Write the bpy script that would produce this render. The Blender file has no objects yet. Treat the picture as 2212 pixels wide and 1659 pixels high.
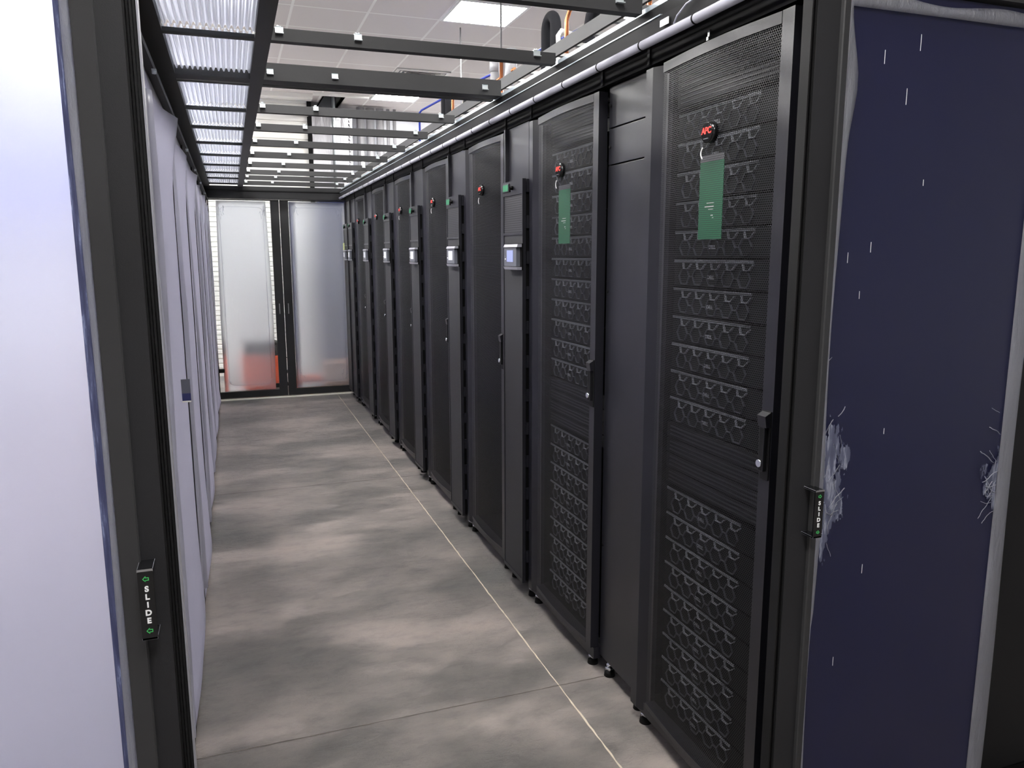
import bpy, bmesh, math, random
from mathutils import Vector, Matrix
random.seed(7)
S = bpy.context.scene
COL = S.collection
PI = math.pi

# ---------------------------------------------------------------- camera
# X across the aisle, Y along the aisle, Z up.  Camera stands at the doorway.
def setup_camera():
    f, cx, cy = 1676.0, 1106.0, 829.5
    vx, vy, roll = 497.0, 548.0, math.radians(-0.11)
    d = Vector((vx - cx, -(vy - cy), -f))
    a = math.tan(roll); b = -(d.x * a + d.y) / d.z
    up = Vector((a, 1, b)).normalized(); d.normalize()
    x = d.cross(up)
    m = Matrix((x, d, up))            # rows: world axes in camera space
    cam = bpy.data.cameras.new('camera'); ob = bpy.data.objects.new('camera', cam)
    COL.objects.link(ob)
    cam.sensor_width = 36; cam.lens = f / 2212 * 36
    cam.clip_start = .02; cam.clip_end = 60
    mw = m.to_4x4(); mw.translation = Vector((0, 0, 1.42))
    ob.matrix_world = mw
    S.camera = ob
setup_camera()

# ---------------------------------------------------------------- world, exposure
w = bpy.data.worlds.new('world'); S.world = w; w.use_nodes = True
w.node_tree.nodes['Background'].inputs[0].default_value = (.75, .82, 1, 1)
w.node_tree.nodes['Background'].inputs[1].default_value = .25
S.view_settings.view_transform = 'Standard'; S.view_settings.look = 'None'
S.view_settings.gamma = 1; S.view_settings.use_curve_mapping = False
S.view_settings.exposure = 0.18
LIGHT = 64.0      # emission of the ceiling light panels

# ---------------------------------------------------------------- materials
def lin(c):
    return tuple(((v / 12.92) if v <= .04045 else ((v + .055) / 1.055) ** 2.4) for v in c)
def rgb(r, g, b): return lin((r / 255, g / 255, b / 255))
def new_mat(name):
    m = bpy.data.materials.new(name); m.use_nodes = True
    nt = m.node_tree; nt.nodes.clear()
    out = nt.nodes.new('ShaderNodeOutputMaterial')
    return m, nt, out
def P(nt, col, rough=.5, metal=0., spec=.5, **kw):
    n = nt.nodes.new('ShaderNodeBsdfPrincipled')
    n.inputs['Base Color'].default_value = (*col, 1)
    n.inputs['Roughness'].default_value = rough
    n.inputs['Metallic'].default_value = metal
    n.inputs['Specular IOR Level'].default_value = spec
    for k, v in kw.items(): n.inputs[k].default_value = v
    return n
def N(nt, t, **kw):
    n = nt.nodes.new('ShaderNode' + t)
    for k, v in kw.items(): setattr(n, k, v)
    return n
def mth(nt, op, a, b=None, c=None):
    n = nt.nodes.new('ShaderNodeMath'); n.operation = op
    for i, v in enumerate((a, b, c)):
        if v is None: continue
        if isinstance(v, (int, float)): n.inputs[i].default_value = v
        else: nt.links.new(v, n.inputs[i])
    return n.outputs[0]
def ramp(nt, fac, stops):
    r = nt.nodes.new('ShaderNodeValToRGB'); e = r.color_ramp.elements
    while len(e) < len(stops): e.new(.5)
    for el, (p, c) in zip(e, stops):
        el.position = p; el.color = (*c, 1) if len(c) == 3 else c
    nt.links.new(fac, r.inputs[0]); return r.outputs[0]
def noise(nt, vec, scale, detail=4, rough=.5):
    n = nt.nodes.new('ShaderNodeTexNoise'); n.inputs['Scale'].default_value = scale
    n.inputs['Detail'].default_value = detail; n.inputs['Roughness'].default_value = rough
    if vec is not None: nt.links.new(vec, n.inputs['Vector'])
    return n.outputs['Fac']
def objco(nt): return nt.nodes.new('ShaderNodeTexCoord').outputs['Object']
def mapping(nt, vec, scale):
    n = nt.nodes.new('ShaderNodeMapping'); n.inputs['Scale'].default_value = scale
    nt.links.new(vec, n.inputs['Vector']); return n.outputs[0]

def simple(name, col, rough=.5, metal=0., spec=.5, grain=0., gscale=400, **kw):
    """painted / metal surface with a fine procedural grain"""
    m, nt, out = new_mat(name)
    p = P(nt, col, rough, metal, spec, **kw)
    if grain:
        co = objco(nt); n = noise(nt, co, gscale, 2)
        bp = nt.nodes.new('ShaderNodeBump'); bp.inputs['Strength'].default_value = grain
        bp.inputs['Distance'].default_value = .0006
        nt.links.new(n, bp.inputs['Height']); nt.links.new(bp.outputs[0], p.inputs['Normal'])
        n2 = noise(nt, co, 3, 5)
        r = ramp(nt, n2, [(.3, tuple(c * .82 for c in col)), (.75, tuple(min(1, c * 1.15) for c in col))])
        nt.links.new(r, p.inputs['Base Color'])
    nt.links.new(p.outputs[0], out.inputs[0]); return m
def emit(name, col, strength):
    m, nt, out = new_mat(name); e = nt.nodes.new('ShaderNodeEmission')
    e.inputs[0].default_value = (*col, 1); e.inputs[1].default_value = strength
    nt.links.new(e.outputs[0], out.inputs[0]); return m

M = {}
M['rack'] = simple('rack_paint', rgb(25, 25, 31), .33, 0, .5, .35, 900)
M['rack_dark'] = simple('rack_inner_paint', rgb(14, 14, 16), .6, 0, .25)
M['black'] = simple('black_plastic', rgb(8, 8, 9), .6, 0, .12)
M['frame'] = simple('frame_paint', rgb(48, 48, 49), .55, 0, .35, .3, 900)
M['frame_in'] = simple('frame_paint_inner', rgb(34, 34, 36), .6, 0, .3, .3, 900)
M['rubber'] = simple('black_rubber', rgb(12, 12, 13), .7, 0, .25)
M['zinc'] = simple('zinc_plate', rgb(205, 212, 214), .35, .6)
M['chrome'] = simple('chrome', rgb(215, 218, 222), .15, 1.)
M['steel'] = simple('brushed_steel', rgb(150, 150, 152), .35, .9)
M['alu'] = simple('aluminium_edge', rgb(190, 200, 208), .35, .7)
M['tube'] = simple('grey_tube', rgb(165, 165, 176), .4, 0, .4, .2, 60)
M['copper'] = simple('copper', rgb(212, 135, 92), .25, .9)
M['foam'] = simple('pipe_foam', rgb(34, 34, 38), .85, 0, .2, .6, 200)
M['foilpipe'] = simple('grey_pipe_wrap', rgb(178, 178, 182), .4, .2, .5, .5, 60)
M['paleblue'] = simple('pale_blue_paint', rgb(112, 128, 205), .5)
M['white'] = simple('white_paint', rgb(225, 225, 224), .55)
M['blue'] = simple('blue_cable', rgb(28, 52, 160), .5)
M['green'] = simple('green_card', rgb(40, 118, 82), .6)
M['greenlabel'] = simple('green_label', rgb(40, 125, 85), .5)
M['red'] = simple('red_letters', rgb(226, 60, 50), .45)
M['letter'] = simple('white_letters', rgb(240, 240, 240), .5)
M['arrow'] = simple('green_arrow', rgb(70, 190, 100), .5)
M['gloss'] = simple('gloss_black', rgb(14, 14, 16), .18, 0, .6)
M['orange'] = simple('orange_plastic', rgb(235, 84, 30), .45)
M['carton'] = simple('carton', rgb(190, 140, 110), .8)
M['navy'] = simple('navy_paint', rgb(38, 44, 96), .5)
M['bezel_line'] = simple('bezel_ridge', rgb(140, 143, 150), .4, .3)
M['hex_ridge'] = simple('hexagon_ridge', rgb(74, 76, 84), .4, .3)
M['bezel'] = simple('bezel_dark', rgb(9, 9, 10), .7, 0, .15)
M['ivory'] = simple('ivory_strip', rgb(238, 236, 222), .5)
M['screen'] = simple('grey_blue_screen', rgb(150, 160, 205), .25)
M['screen_w'] = simple('pale_screen_film', rgb(215, 218, 225), .3)
M['panelgrey'] = simple('display_housing', rgb(88, 90, 98), .4)
M['yellow'] = simple('pale_yellow_strip', rgb(205, 212, 150), .5)
M['light'] = emit('light_diffuser', (1, .985, .96), LIGHT)
M['grille'] = simple('vent_grille', rgb(215, 213, 208), .5)
M['duct_in'] = simple('ceiling_void', rgb(38, 34, 34), .9)

def mat_mesh():
    """perforated steel sheet: staggered round holes are really see-through"""
    m, nt, out = new_mat('perforated_door')
    sep = N(nt, 'SeparateXYZ'); nt.links.new(objco(nt), sep.inputs[0])
    p = .0056; q = p * math.sqrt(3)
    def cell(off):
        a = mth(nt, 'PINGPONG', mth(nt, 'ADD', sep.outputs['Y'], 40 * p + off * p / 2), p / 2)
        b = mth(nt, 'PINGPONG', mth(nt, 'ADD', sep.outputs['Z'], 40 * q + off * q / 2), q / 2)
        return mth(nt, 'SQRT', mth(nt, 'ADD', mth(nt, 'MULTIPLY', a, a), mth(nt, 'MULTIPLY', b, b)))
    dmin = mth(nt, 'MINIMUM', cell(0), cell(1))
    hole = mth(nt, 'LESS_THAN', dmin, p * .40)
    pr = P(nt, rgb(32, 32, 35), .42, 0., .4)
    tr = nt.nodes.new('ShaderNodeBsdfTransparent'); mx = nt.nodes.new('ShaderNodeMixShader')
    nt.links.new(hole, mx.inputs[0]); nt.links.new(pr.outputs[0], mx.inputs[1]); nt.links.new(tr.outputs[0], mx.inputs[2])
    nt.links.new(mx.outputs[0], out.inputs[0]); return m
M['mesh'] = mat_mesh()

def mat_louver():
    m, nt, out = new_mat('louver_door')
    sep = N(nt, 'SeparateXYZ'); nt.links.new(objco(nt), sep.inputs[0])
    st = mth(nt, 'SINE', mth(nt, 'MULTIPLY', sep.outputs['Z'], 2 * PI / .0085))
    p = P(nt, rgb(52, 52, 56), .5, 0., .4)
    nt.links.new(ramp(nt, mth(nt, 'MULTIPLY_ADD', st, .5, .5), [(.3, rgb(16, 16, 18)), (.6, rgb(58, 58, 62))]), p.inputs['Base Color'])
    nt.links.new(p.outputs[0], out.inputs[0]); return m
M['louver'] = mat_louver()

def mat_film(name, tint, rough, ior=1.25, milk=.12, milkcol=(.75, .78, .95), gloss=.06, streak=0.):
    """polycarbonate sheet under protective film: rough transmission, some milkiness, faint sheen"""
    m, nt, out = new_mat(name)
    rf = nt.nodes.new('ShaderNodeBsdfRefraction'); rf.inputs['Color'].default_value = (*tint, 1)
    rf.inputs['Roughness'].default_value = rough; rf.inputs['IOR'].default_value = ior
    tl = nt.nodes.new('ShaderNodeBsdfTranslucent'); tl.inputs[0].default_value = (*milkcol, 1)
    df = nt.nodes.new('ShaderNodeBsdfDiffuse'); df.inputs[0].default_value = (*[c * .55 for c in milkcol], 1)
    a = nt.nodes.new('ShaderNodeMixShader'); a.inputs[0].default_value = .35
    nt.links.new(tl.outputs[0], a.inputs[1]); nt.links.new(df.outputs[0], a.inputs[2])
    b = nt.nodes.new('ShaderNodeMixShader'); b.inputs[0].default_value = milk
    nt.links.new(rf.outputs[0], b.inputs[1]); nt.links.new(a.outputs[0], b.inputs[2])
    if streak:
        n = noise(nt, mapping(nt, objco(nt), (60, 60, 6)), 1, 6, .7)
        f = ramp(nt, n, [(.45, (milk,) * 3), (.7, (min(1, milk + streak),) * 3)])
        nt.links.new(f, b.inputs[0])
    g = nt.nodes.new('ShaderNodeBsdfGlossy'); g.inputs['Roughness'].default_value = .3
    c = nt.nodes.new('ShaderNodeMixShader'); c.inputs[0].default_value = gloss
    nt.links.new(b.outputs[0], c.inputs[1]); nt.links.new(g.outputs[0], c.inputs[2])
    nt.links.new(c.outputs[0], out.inputs[0]); return m
M['film'] = mat_film('blue_protective_film', (.85, .865, .98), .5, 1.3, .16)
M['film_end'] = mat_film('clear_protective_film', (.97, .975, 1.), .42, 1.3, .25, (.92, .93, .97), .03)
M['film_loose'] = mat_film('loose_milky_film', (.93, .94, 1.), .3, 1.2, .5, (.90, .91, .97), .10, .3)
M['film_curtain'] = mat_film('film_on_aisle_panels', (.93, .93, .99), .5, 1.3, .5, (.90, .895, .96), .06)
def wrinkle(name, scale, strength):
    nt = M[name].node_tree
    n = noise(nt, mapping(nt, objco(nt), scale), 1, 5, .6)
    bp = nt.nodes.new('ShaderNodeBump'); bp.inputs['Strength'].default_value = strength; bp.inputs['Distance'].default_value = .02
    nt.links.new(n, bp.inputs['Height'])
    for nd in list(nt.nodes):
        if nd.type in ('BSDF_GLOSSY', 'BSDF_DIFFUSE', 'BSDF_TRANSLUCENT', 'BSDF_REFRACTION'): nt.links.new(bp.outputs[0], nd.inputs['Normal'])
wrinkle('film_curtain', (30, 9, 1.2), .5); wrinkle('film_loose', (60, 60, 12), .6); wrinkle('film_end', (9, 9, 5), .12)
def mat_clear(name, col, amt):
    m, nt, out = new_mat(name)
    t = nt.nodes.new('ShaderNodeBsdfTransparent'); t.inputs[0].default_value = (*col, 1)
    g = nt.nodes.new('ShaderNodeBsdfGlossy'); g.inputs['Roughness'].default_value = .08
    x = nt.nodes.new('ShaderNodeMixShader'); x.inputs[0].default_value = amt
    nt.links.new(t.outputs[0], x.inputs[1]); nt.links.new(g.outputs[0], x.inputs[2])
    nt.links.new(x.outputs[0], out.inputs[0]); return m
M['clear'] = mat_clear('clear_polycarbonate', (.93, .95, .96), .06)
M['corr'] = mat_film('corrugated_polycarbonate', (.92, .94, 1.), .12, 1.35, .25, (.8, .82, .92), .15)

M['film_roll'] = mat_film('rolled_film_edge', (.97, .97, 1.), .4, 1.1, .8, (.93, .93, .98), .08)
def mat_strip():
    """bare dark strip with dried glue wisps"""
    m, nt, out = new_mat('glue_streaked_strip')
    co = objco(nt)
    n = noise(nt, mapping(nt, co, (220, 30, 14)), 1, 5, .65)
    c = ramp(nt, n, [(.42, rgb(58, 62, 96)), (.58, rgb(84, 90, 126)), (.64, rgb(140, 150, 185)), (.70, rgb(72, 76, 112))])
    p = P(nt, (1, 1, 1), .3, 0, .5); nt.links.new(c, p.inputs['Base Color'])
    nt.links.new(p.outputs[0], out.inputs[0]); return m
M['strip'] = mat_strip()

def mat_navy_panel():
    """dark blue film on the panel that stands in front of the rack end"""
    m, nt, out = new_mat('navy_film_panel')
    co = objco(nt)
    p = P(nt, rgb(44, 46, 84), .42, 0, .45)
    n = noise(nt, co, 2.2, 3)
    nt.links.new(ramp(nt, n, [(.3, rgb(13, 18, 54)), (.7, rgb(20, 22, 54))]), p.inputs['Base Color'])
    nt.links.new(p.outputs[0], out.inputs[0]); return m
M['navyfilm'] = mat_navy_panel()

def mat_floor():
    m, nt, out = new_mat('stamped_concrete')
    co = objco(nt)
    big = noise(nt, mapping(nt, co, (1, 1.6, 1)), 1.3, 6, .6)
    mid = noise(nt, mapping(nt, co, (1, 1.8, 1)), 9, 10, .68)
    c1 = ramp(nt, big, [(.32, rgb(138, 136, 133)), (.5, rgb(154, 147, 142)), (.68, rgb(164, 152, 145))])
    c2 = ramp(nt, mid, [(.34, (.74, .75, .76)), (.52, (1, 1, 1)), (.72, (1.12, 1.09, 1.06))])
    mx = N(nt, 'Mix', data_type='RGBA', blend_type='MULTIPLY'); mx.inputs[0].default_value = .7
    nt.links.new(c1, mx.inputs[6]); nt.links.new(c2, mx.inputs[7])
    p = P(nt, (1, 1, 1), .5, 0, .35)
    nt.links.new(mx.outputs[2], p.inputs['Base Color'])
    # slate-like torn relief
    vor = noise(nt, mapping(nt, co, (1, 2.2, 1)), 10, 10, .7)
    rid = mth(nt, 'ABSOLUTE', mth(nt, 'SUBTRACT', vor, .5))
    mask = ramp(nt, big, [(.42, (1, 1, 1)), (.6, (.25, .25, .25))])
    h = mth(nt, 'MULTIPLY', rid, mask)
    bp = nt.nodes.new('ShaderNodeBump'); bp.inputs['Strength'].default_value = 1.0; bp.inputs['Distance'].default_value = .06
    nt.links.new(h, bp.inputs['Height']); nt.links.new(bp.outputs[0], p.inputs['Normal'])
    nt.links.new(p.outputs[0], out.inputs[0]); return m
M['floor'] = mat_floor()
M['joint_pale'] = simple('pale_joint', rgb(205, 192, 172), .8, 0, .3, .8, 120)
M['joint_dark'] = simple('dark_joint', rgb(96, 88, 82), .9)

def mat_tiles():
    m, nt, out = new_mat('ceiling_tiles')
    sep = N(nt, 'SeparateXYZ'); nt.links.new(objco(nt), sep.inputs[0])
    def line(o, off):
        d = mth(nt, 'PINGPONG', mth(nt, 'ADD', o, off), .275)
        return mth(nt, 'LESS_THAN', d, .010)
    g = mth(nt, 'MAXIMUM', line(sep.outputs['X'], 55 - .53), line(sep.outputs['Y'], 55 - 6.2))
    n = noise(nt, objco(nt), 250, 2)
    c = ramp(nt, n, [(.3, rgb(216, 210, 207)), (.7, rgb(224, 218, 214))])
    mx = N(nt, 'Mix', data_type='RGBA'); nt.links.new(g, mx.inputs[0]); nt.links.new(c, mx.inputs[6])
    mx.inputs[7].default_value = (*rgb(242, 240, 236), 1)
    p = P(nt, (1, 1, 1), .8, 0, .2); nt.links.new(mx.outputs[2], p.inputs['Base Color'])
    bp = nt.nodes.new('ShaderNodeBump'); bp.inputs['Distance'].default_value = .01; bp.inputs['Strength'].default_value = .5
    nt.links.new(g, bp.inputs['Height']); nt.links.new(bp.outputs[0], p.inputs['Normal'])
    nt.links.new(p.outputs[0], out.inputs[0]); return m
M['tiles'] = mat_tiles()
M['wall'] = simple('white_wall', rgb(222, 224, 230), .8, 0, .2, .2, 60)
M['cream'] = simple('cream_cladding', rgb(232, 231, 226), .6)
def mat_foil():
    m, nt, out = new_mat('foil_duct')
    n = noise(nt, mapping(nt, objco(nt), (14, 14, 2.5)), 1, 4)
    p = P(nt, rgb(190, 190, 194), .28, .85)
    bp = nt.nodes.new('ShaderNodeBump'); bp.inputs['Strength'].default_value = .5; bp.inputs['Distance'].default_value = .03
    nt.links.new(n, bp.inputs['Height']); nt.links.new(bp.outputs[0], p.inputs['Normal'])
    nt.links.new(p.outputs[0], out.inputs[0]); return m
M['foil'] = mat_foil()

# ---------------------------------------------------------------- mesh helpers
class MB:
    """collects shapes into one mesh; several materials allowed"""
    def __init__(s): s.bm = bmesh.new(); s.mats = []
    def mi(s, m):
        if m not in s.mats: s.mats.append(m)
        return s.mats.index(m)
    def box(s, x0, x1, y0, y1, z0, z1, m='rack', bev=0):
        i = s.mi(m)
        vs = [s.bm.verts.new((x, y, z)) for x in (x0, x1) for y in (y0, y1) for z in (z0, z1)]
        fs = [s.bm.faces.new([vs[k] for k in q]) for q in ((0, 1, 3, 2), (4, 6, 7, 5), (0, 4, 5, 1), (2, 3, 7, 6), (0, 2, 6, 4), (1, 5, 7, 3))]
        if bev:
            es = list({e for f in fs for e in f.edges})
            r = bmesh.ops.bevel(s.bm, geom=es, offset=bev, segments=2, affect='EDGES', profile=.6)
            fs = [f for f in r['faces']] + [f for f in fs if f.is_valid]
        for f in set(fs): f.material_index = i
        return s
    def prism(s, pts, axis, a, b, m='rack', smooth=False):
        """closed 2D outline extruded along axis from a to b"""
        i = s.mi(m)
        def v(p, t):
            return {'x': (t, p[0], p[1]), 'y': (p[0], t, p[1]), 'z': (p[0], p[1], t)}[axis]
        A = [s.bm.verts.new(v(p, a)) for p in pts]; B = [s.bm.verts.new(v(p, b)) for p in pts]
        n = len(pts); fs = [s.bm.faces.new(A), s.bm.faces.new(B[::-1])]
        for k in range(n):
            f = s.bm.faces.new((A[k], B[k], B[(k + 1) % n], A[(k + 1) % n])); f.smooth = smooth; fs.append(f)
        for f in fs: f.material_index = i
        return s
    def cyl(s, c, r, axis, a, b, m='rack', seg=16, r2=None):
        r2 = r if r2 is None else r2; i = s.mi(m)
        def v(x, y, t): return {'x': (t, c[0] + x, c[1] + y), 'y': (c[0] + x, t, c[1] + y), 'z': (c[0] + x, c[1] + y, t)}[axis]
        A = [s.bm.verts.new(v(r * math.cos(2 * PI * k / seg), r * math.sin(2 * PI * k / seg), a)) for k in range(seg)]
        B = [s.bm.verts.new(v(r2 * math.cos(2 * PI * k / seg), r2 * math.sin(2 * PI * k / seg), b)) for k in range(seg)]
        fs = [s.bm.faces.new(A), s.bm.faces.new(B[::-1])]
        for k in range(seg):
            f = s.bm.faces.new((A[k], B[k], B[(k + 1) % seg], A[(k + 1) % seg])); f.smooth = True; fs.append(f)
        for f in fs: f.material_index = i
        return s
    def path(s, pts, r, m='rack', seg=10, caps=True):
        """round tube along a 3D polyline"""
        i = s.mi(m); pts = [Vector(p) for p in pts]; rings = []
        prev = None
        for k, p in enumerate(pts):
            t = (pts[min(k + 1, len(pts) - 1)] - pts[max(k - 1, 0)]).normalized()
            if prev is None:
                up = Vector((0, 0, 1)) if abs(t.z) < .9 else Vector((1, 0, 0)); n = t.cross(up).normalized()
            else: n = (prev - t * prev.dot(t)).normalized()
            prev = n; b = t.cross(n)
            rings.append([s.bm.verts.new(p + n * r * math.cos(2 * PI * j / seg) + b * r * math.sin(2 * PI * j / seg)) for j in range(seg)])
        for a, b in zip(rings, rings[1:]):
            for j in range(seg):
                f = s.bm.faces.new((a[j], b[j], b[(j + 1) % seg], a[(j + 1) % seg])); f.smooth = True; f.material_index = i
        if caps:
            for q in (rings[0], rings[-1][::-1]): s.bm.faces.new(q).material_index = i
        return s
    def sheet(s, fn, nu, nv, m, thick=0.0, smooth=True):
        """grid surface fn(u,v) -> point; thick gives it a back face (offset vector)"""
        i = s.mi(m)
        def grid(off):
            return [[s.bm.verts.new(Vector(fn(u / nu, v / nv)) + off) for v in range(nv + 1)] for u in range(nu + 1)]
        G = grid(Vector((0, 0, 0))); fs = []
        for u in range(nu):
            for v in range(nv):
                fs.append(s.bm.faces.new((G[u][v], G[u + 1][v], G[u + 1][v + 1], G[u][v + 1])))
        if thick:
            H = grid(Vector(thick))
            for u in range(nu):
                for v in range(nv):
                    fs.append(s.bm.faces.new((H[u][v], H[u][v + 1], H[u + 1][v + 1], H[u + 1][v])))
            def strip(a, b):
                for k in range(len(a) - 1): fs.append(s.bm.faces.new((a[k], b[k], b[k + 1], a[k + 1])))
            strip(G[0], H[0]); strip(H[-1], G[-1])
            strip([r[-1] for r in G], [r[-1] for r in H]); strip([r[0] for r in H], [r[0] for r in G])
        for f in fs: f.material_index = i; f.smooth = smooth
        return s
    def build(s, name, parent=None, mat=None, loc=None):
        bmesh.ops.recalc_face_normals(s.bm, faces=s.bm.faces[:])
        me = bpy.data.meshes.new(name); s.bm.to_mesh(me); s.bm.free()
        for m in s.mats: me.materials.append(M[m])
        o = bpy.data.objects.new(name, me); COL.objects.link(o)
        if parent: o.parent = parent
        if loc: o.location = loc
        return o
def thing(name, label, cat, loc=(0, 0, 0), group=None):
    o = bpy.data.objects.new(name, None); COL.objects.link(o); o.location = loc
    o.empty_display_size = .05
    o['label'] = label; o['category'] = cat
    if group: o['group'] = group
    return o
def tag(o, label, cat, group=None):
    o['label'] = label; o['category'] = cat
    if group: o['group'] = group
    return o
def struct(o): o['kind'] = 'structure'; return o
def copy_tree(o, parent=None):
    c = o.copy(); COL.objects.link(c); c.parent = parent
    for ch in list(o.children): copy_tree(ch, c)
    return c
def text_mesh(name, body, size, m, parent, M4, extrude=.0004, line=1., bold=0.0):
    """lettering turned into a mesh, centred, in its local XY plane, then placed by M4"""
    cu = bpy.data.curves.new(name, 'FONT'); cu.body = body; cu.size = size
    cu.align_x = 'CENTER'; cu.align_y = 'CENTER'; cu.extrude = extrude; cu.space_line = line; cu.offset = bold
    t = bpy.data.objects.new(name + '_curve', cu); COL.objects.link(t)
    dg = bpy.context.evaluated_depsgraph_get()
    me = bpy.data.meshes.new_from_object(t.evaluated_get(dg)); bpy.data.objects.remove(t); bpy.data.curves.remove(cu)
    me.transform(M4); me.materials.clear(); me.materials.append(M[m]); me.name = name
    o = bpy.data.objects.new(name, me); COL.objects.link(o); o.parent = parent
    return o
# frame facing the aisle (-X): reading direction runs towards -Y... seen from the aisle, right = -Y
def face_minus_x(x, y, z):   # local X -> -Y, local Y -> Z, normal -> -X
    return Matrix(((0, 0, -1, x), (-1, 0, 0, y), (0, 1, 0, z), (0, 0, 0, 1)))
def face_minus_y(x, y, z):   # local X -> X, local Y -> Z, normal -> -Y
    return Matrix(((1, 0, 0, x), (0, 0, -1, y), (0, 1, 0, z), (0, 0, 0, 1)))
ORD = ['first', 'second', 'third', 'fourth', 'fifth', 'sixth', 'seventh', 'eighth', 'ninth', 'tenth', 'eleventh', 'twelfth']

# ================================================================= SETTING
ZC = 3.2
struct(MB().box(-4.2, 4.8, -3.5, 10.2, -.05, 0, 'floor').build('floor'))
b = MB()   # saw joints of the slab, a hair above it
def joint(mb, p0, p1, wdt, m):
    p0, p1 = Vector(p0), Vector(p1); d = (p1 - p0); L = d.length; d.normalize(); nrm = Vector((-d.y, d.x))
    n = int(L / .03); prev = None; i = mb.mi(m)
    for k in range(n + 1):
        p = p0 + d * L * k / n + nrm * random.uniform(-.0012, .0012)
        ww = wdt * random.uniform(.55, 1.3)
        cur = [mb.bm.verts.new((p.x + nrm.x * ww, p.y + nrm.y * ww, .0012)), mb.bm.verts.new((p.x - nrm.x * ww, p.y - nrm.y * ww, .0012))]
        if prev: mb.bm.faces.new((prev[0], prev[1], cur[1], cur[0])).material_index = i
        prev = cur
joint(b, (.942, -3.3), (.952, 9.5), .0026, 'joint_pale')
joint(b, (-4.1, 2.18), (4.7, 2.195), .0020, 'joint_dark')
joint(b, (-4.1, 4.78), (4.7, 4.79), .0020, 'joint_dark')
joint(b, (-4.1, 7.38), (4.7, 7.39), .0018, 'joint_dark')
struct(b.build('trim_1'))
# ceiling with the opening above the ducts
b = MB()
b.box(-4.2, 1.12, -3.5, 10.2, ZC, ZC + .04, 'tiles'); b.box(1.34, 4.8, -3.5, 10.2, ZC, ZC + .04, 'tiles')
b.box(1.12, 1.34, -3.5, 9.38, ZC, ZC + .04, 'tiles')
b.box(1.10, 1.12, 9.36, 10.2, ZC, ZC + .5, 'duct_in'); b.box(1.34, 1.36, 9.36, 10.2, ZC, ZC + .5, 'cream')
b.box(1.10, 1.36, 9.36, 10.2, ZC + .5, ZC + .52, 'duct_in'); b.box(1.10, 1.36, 9.36, 9.38, ZC + .04, ZC + .5, 'duct_in')
struct(b.build('ceiling'))
struct(MB().box(-4.3, -4.2, -3.5, 10.2, 0, ZC, 'wall').build('wall_left'))
struct(MB().box(4.8, 4.9, -3.5, 10.2, 0, ZC, 'wall').build('wall_right'))
struct(MB().box(-4.3, 4.9, -3.6, -3.5, 0, ZC, 'wall').build('wall_back'))
b = MB(); b.box(.96, 4.9, 10.2, 10.3, 0, ZC + .6, 'wall')
b.box(-4.3, .93, 9.64, 9.8, 0, ZC, 'cream'); b.box(.93, .98, 9.60, 10.3, 0, ZC, 'black')
z = .04
while z < ZC - .02:     # horizontal ribs of the cladding
    q = .056 if z < 2.2 else .10
    b.prism([(9.64, z), (9.625, z + .008), (9.625, z + q - .014), (9.64, z + q - .008)], 'x', -4.2, .93, 'cream'); z += q
struct(b.build('wall_far'))
b = MB(); b.box(-4.2, .98, 9.40, 9.62, ZC - .05, ZC, 'cream'); b.box(.98, 1.6, 9.30, 9.34, ZC - .03, ZC, 'cream')
struct(b.build('trim_2'))

# ceiling lights: two in view above the racks, the rest added unseen as fill
def ceiling_light(x, y, label):
    t = thing('ceiling_light', label, 'ceiling light', (x, y, ZC), 'square ceiling light panels')
    MB().box(-.25, .25, -.25, .25, -.006, -.001, 'light').build('diffuser', t)
    f = MB()
    for a in (-1, 1):
        f.box(min(a * .25, a * .27), max(a * .25, a * .27), -.27, .27, -.010, 0, 'white')
        f.box(-.25, .25, min(a * .25, a * .27), max(a * .25, a * .27), -.010, 0, 'white')
    f.build('frame', t)
xs = {-2.495: 'added in the outer left lamp row', -.845: 'added behind the film panels', .255: 'added over the aisle', 1.905: 'over the rack row', 3.555: 'added in the outer right lamp row'}
ysn = {-2.325: 'by the back wall', -.675: 'behind the doorway', .975: 'before the doorway', 2.625: 'unseen near the doorway', 3.175: 'past the doorway', 4.275: 'before mid aisle', 5.375: 'short of mid aisle', 5.925: 'at mid aisle', 7.575: 'near the end doors', 9.225: 'by the far wall'}
for x, yl in ((-2.495, (.975, 2.625, 4.275, 5.925, 7.575, 9.225)), (-.845, (2.625, 4.275, 5.925, 7.575, 9.225)), (.255, (-.675, .975, 3.175, 5.375)), (1.905, (2.625, 5.925, 9.225)), (3.555, (2.625, 5.925, 7.575, 9.225))):
    for y in yl: ceiling_light(x, y, 'square white lit ceiling panel %s, %s' % (xs[x], ysn[y]))
# air vent in a ceiling tile
t = thing('air_vent', 'square white louvred air diffuser set in the ceiling tiles before the second light', 'air vent', (1.905, 8.125, ZC))
MB().box(-.27, .27, -.27, .27, -.004, 0, 'panelgrey').build('backing', t)
MB().box(-.27, .27, -.27, -.235, -.014, -.004, 'grille').box(-.27, .27, .235, .27, -.014, -.004, 'grille').box(-.27, -.235, -.235, .235, -.014, -.004, 'grille').box(.235, .27, -.235, .235, -.014, -.004, 'grille').build('border', t)
f = MB()
for r in (.225, .18, .135, .09, .045):
    for a in (-1, 1):
        f.prism([(a * r, -.016), (a * (r - .026), -.004), (a * (r - .032), -.004), (a * (r - .006), -.016)], 'y', -r, r, 'grille')
        f.prism([(a * r, -.016), (a * (r - .026), -.004), (a * (r - .032), -.004), (a * (r - .006), -.016)], 'x', -r, r, 'grille')
f.build('louvre', t)

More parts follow.
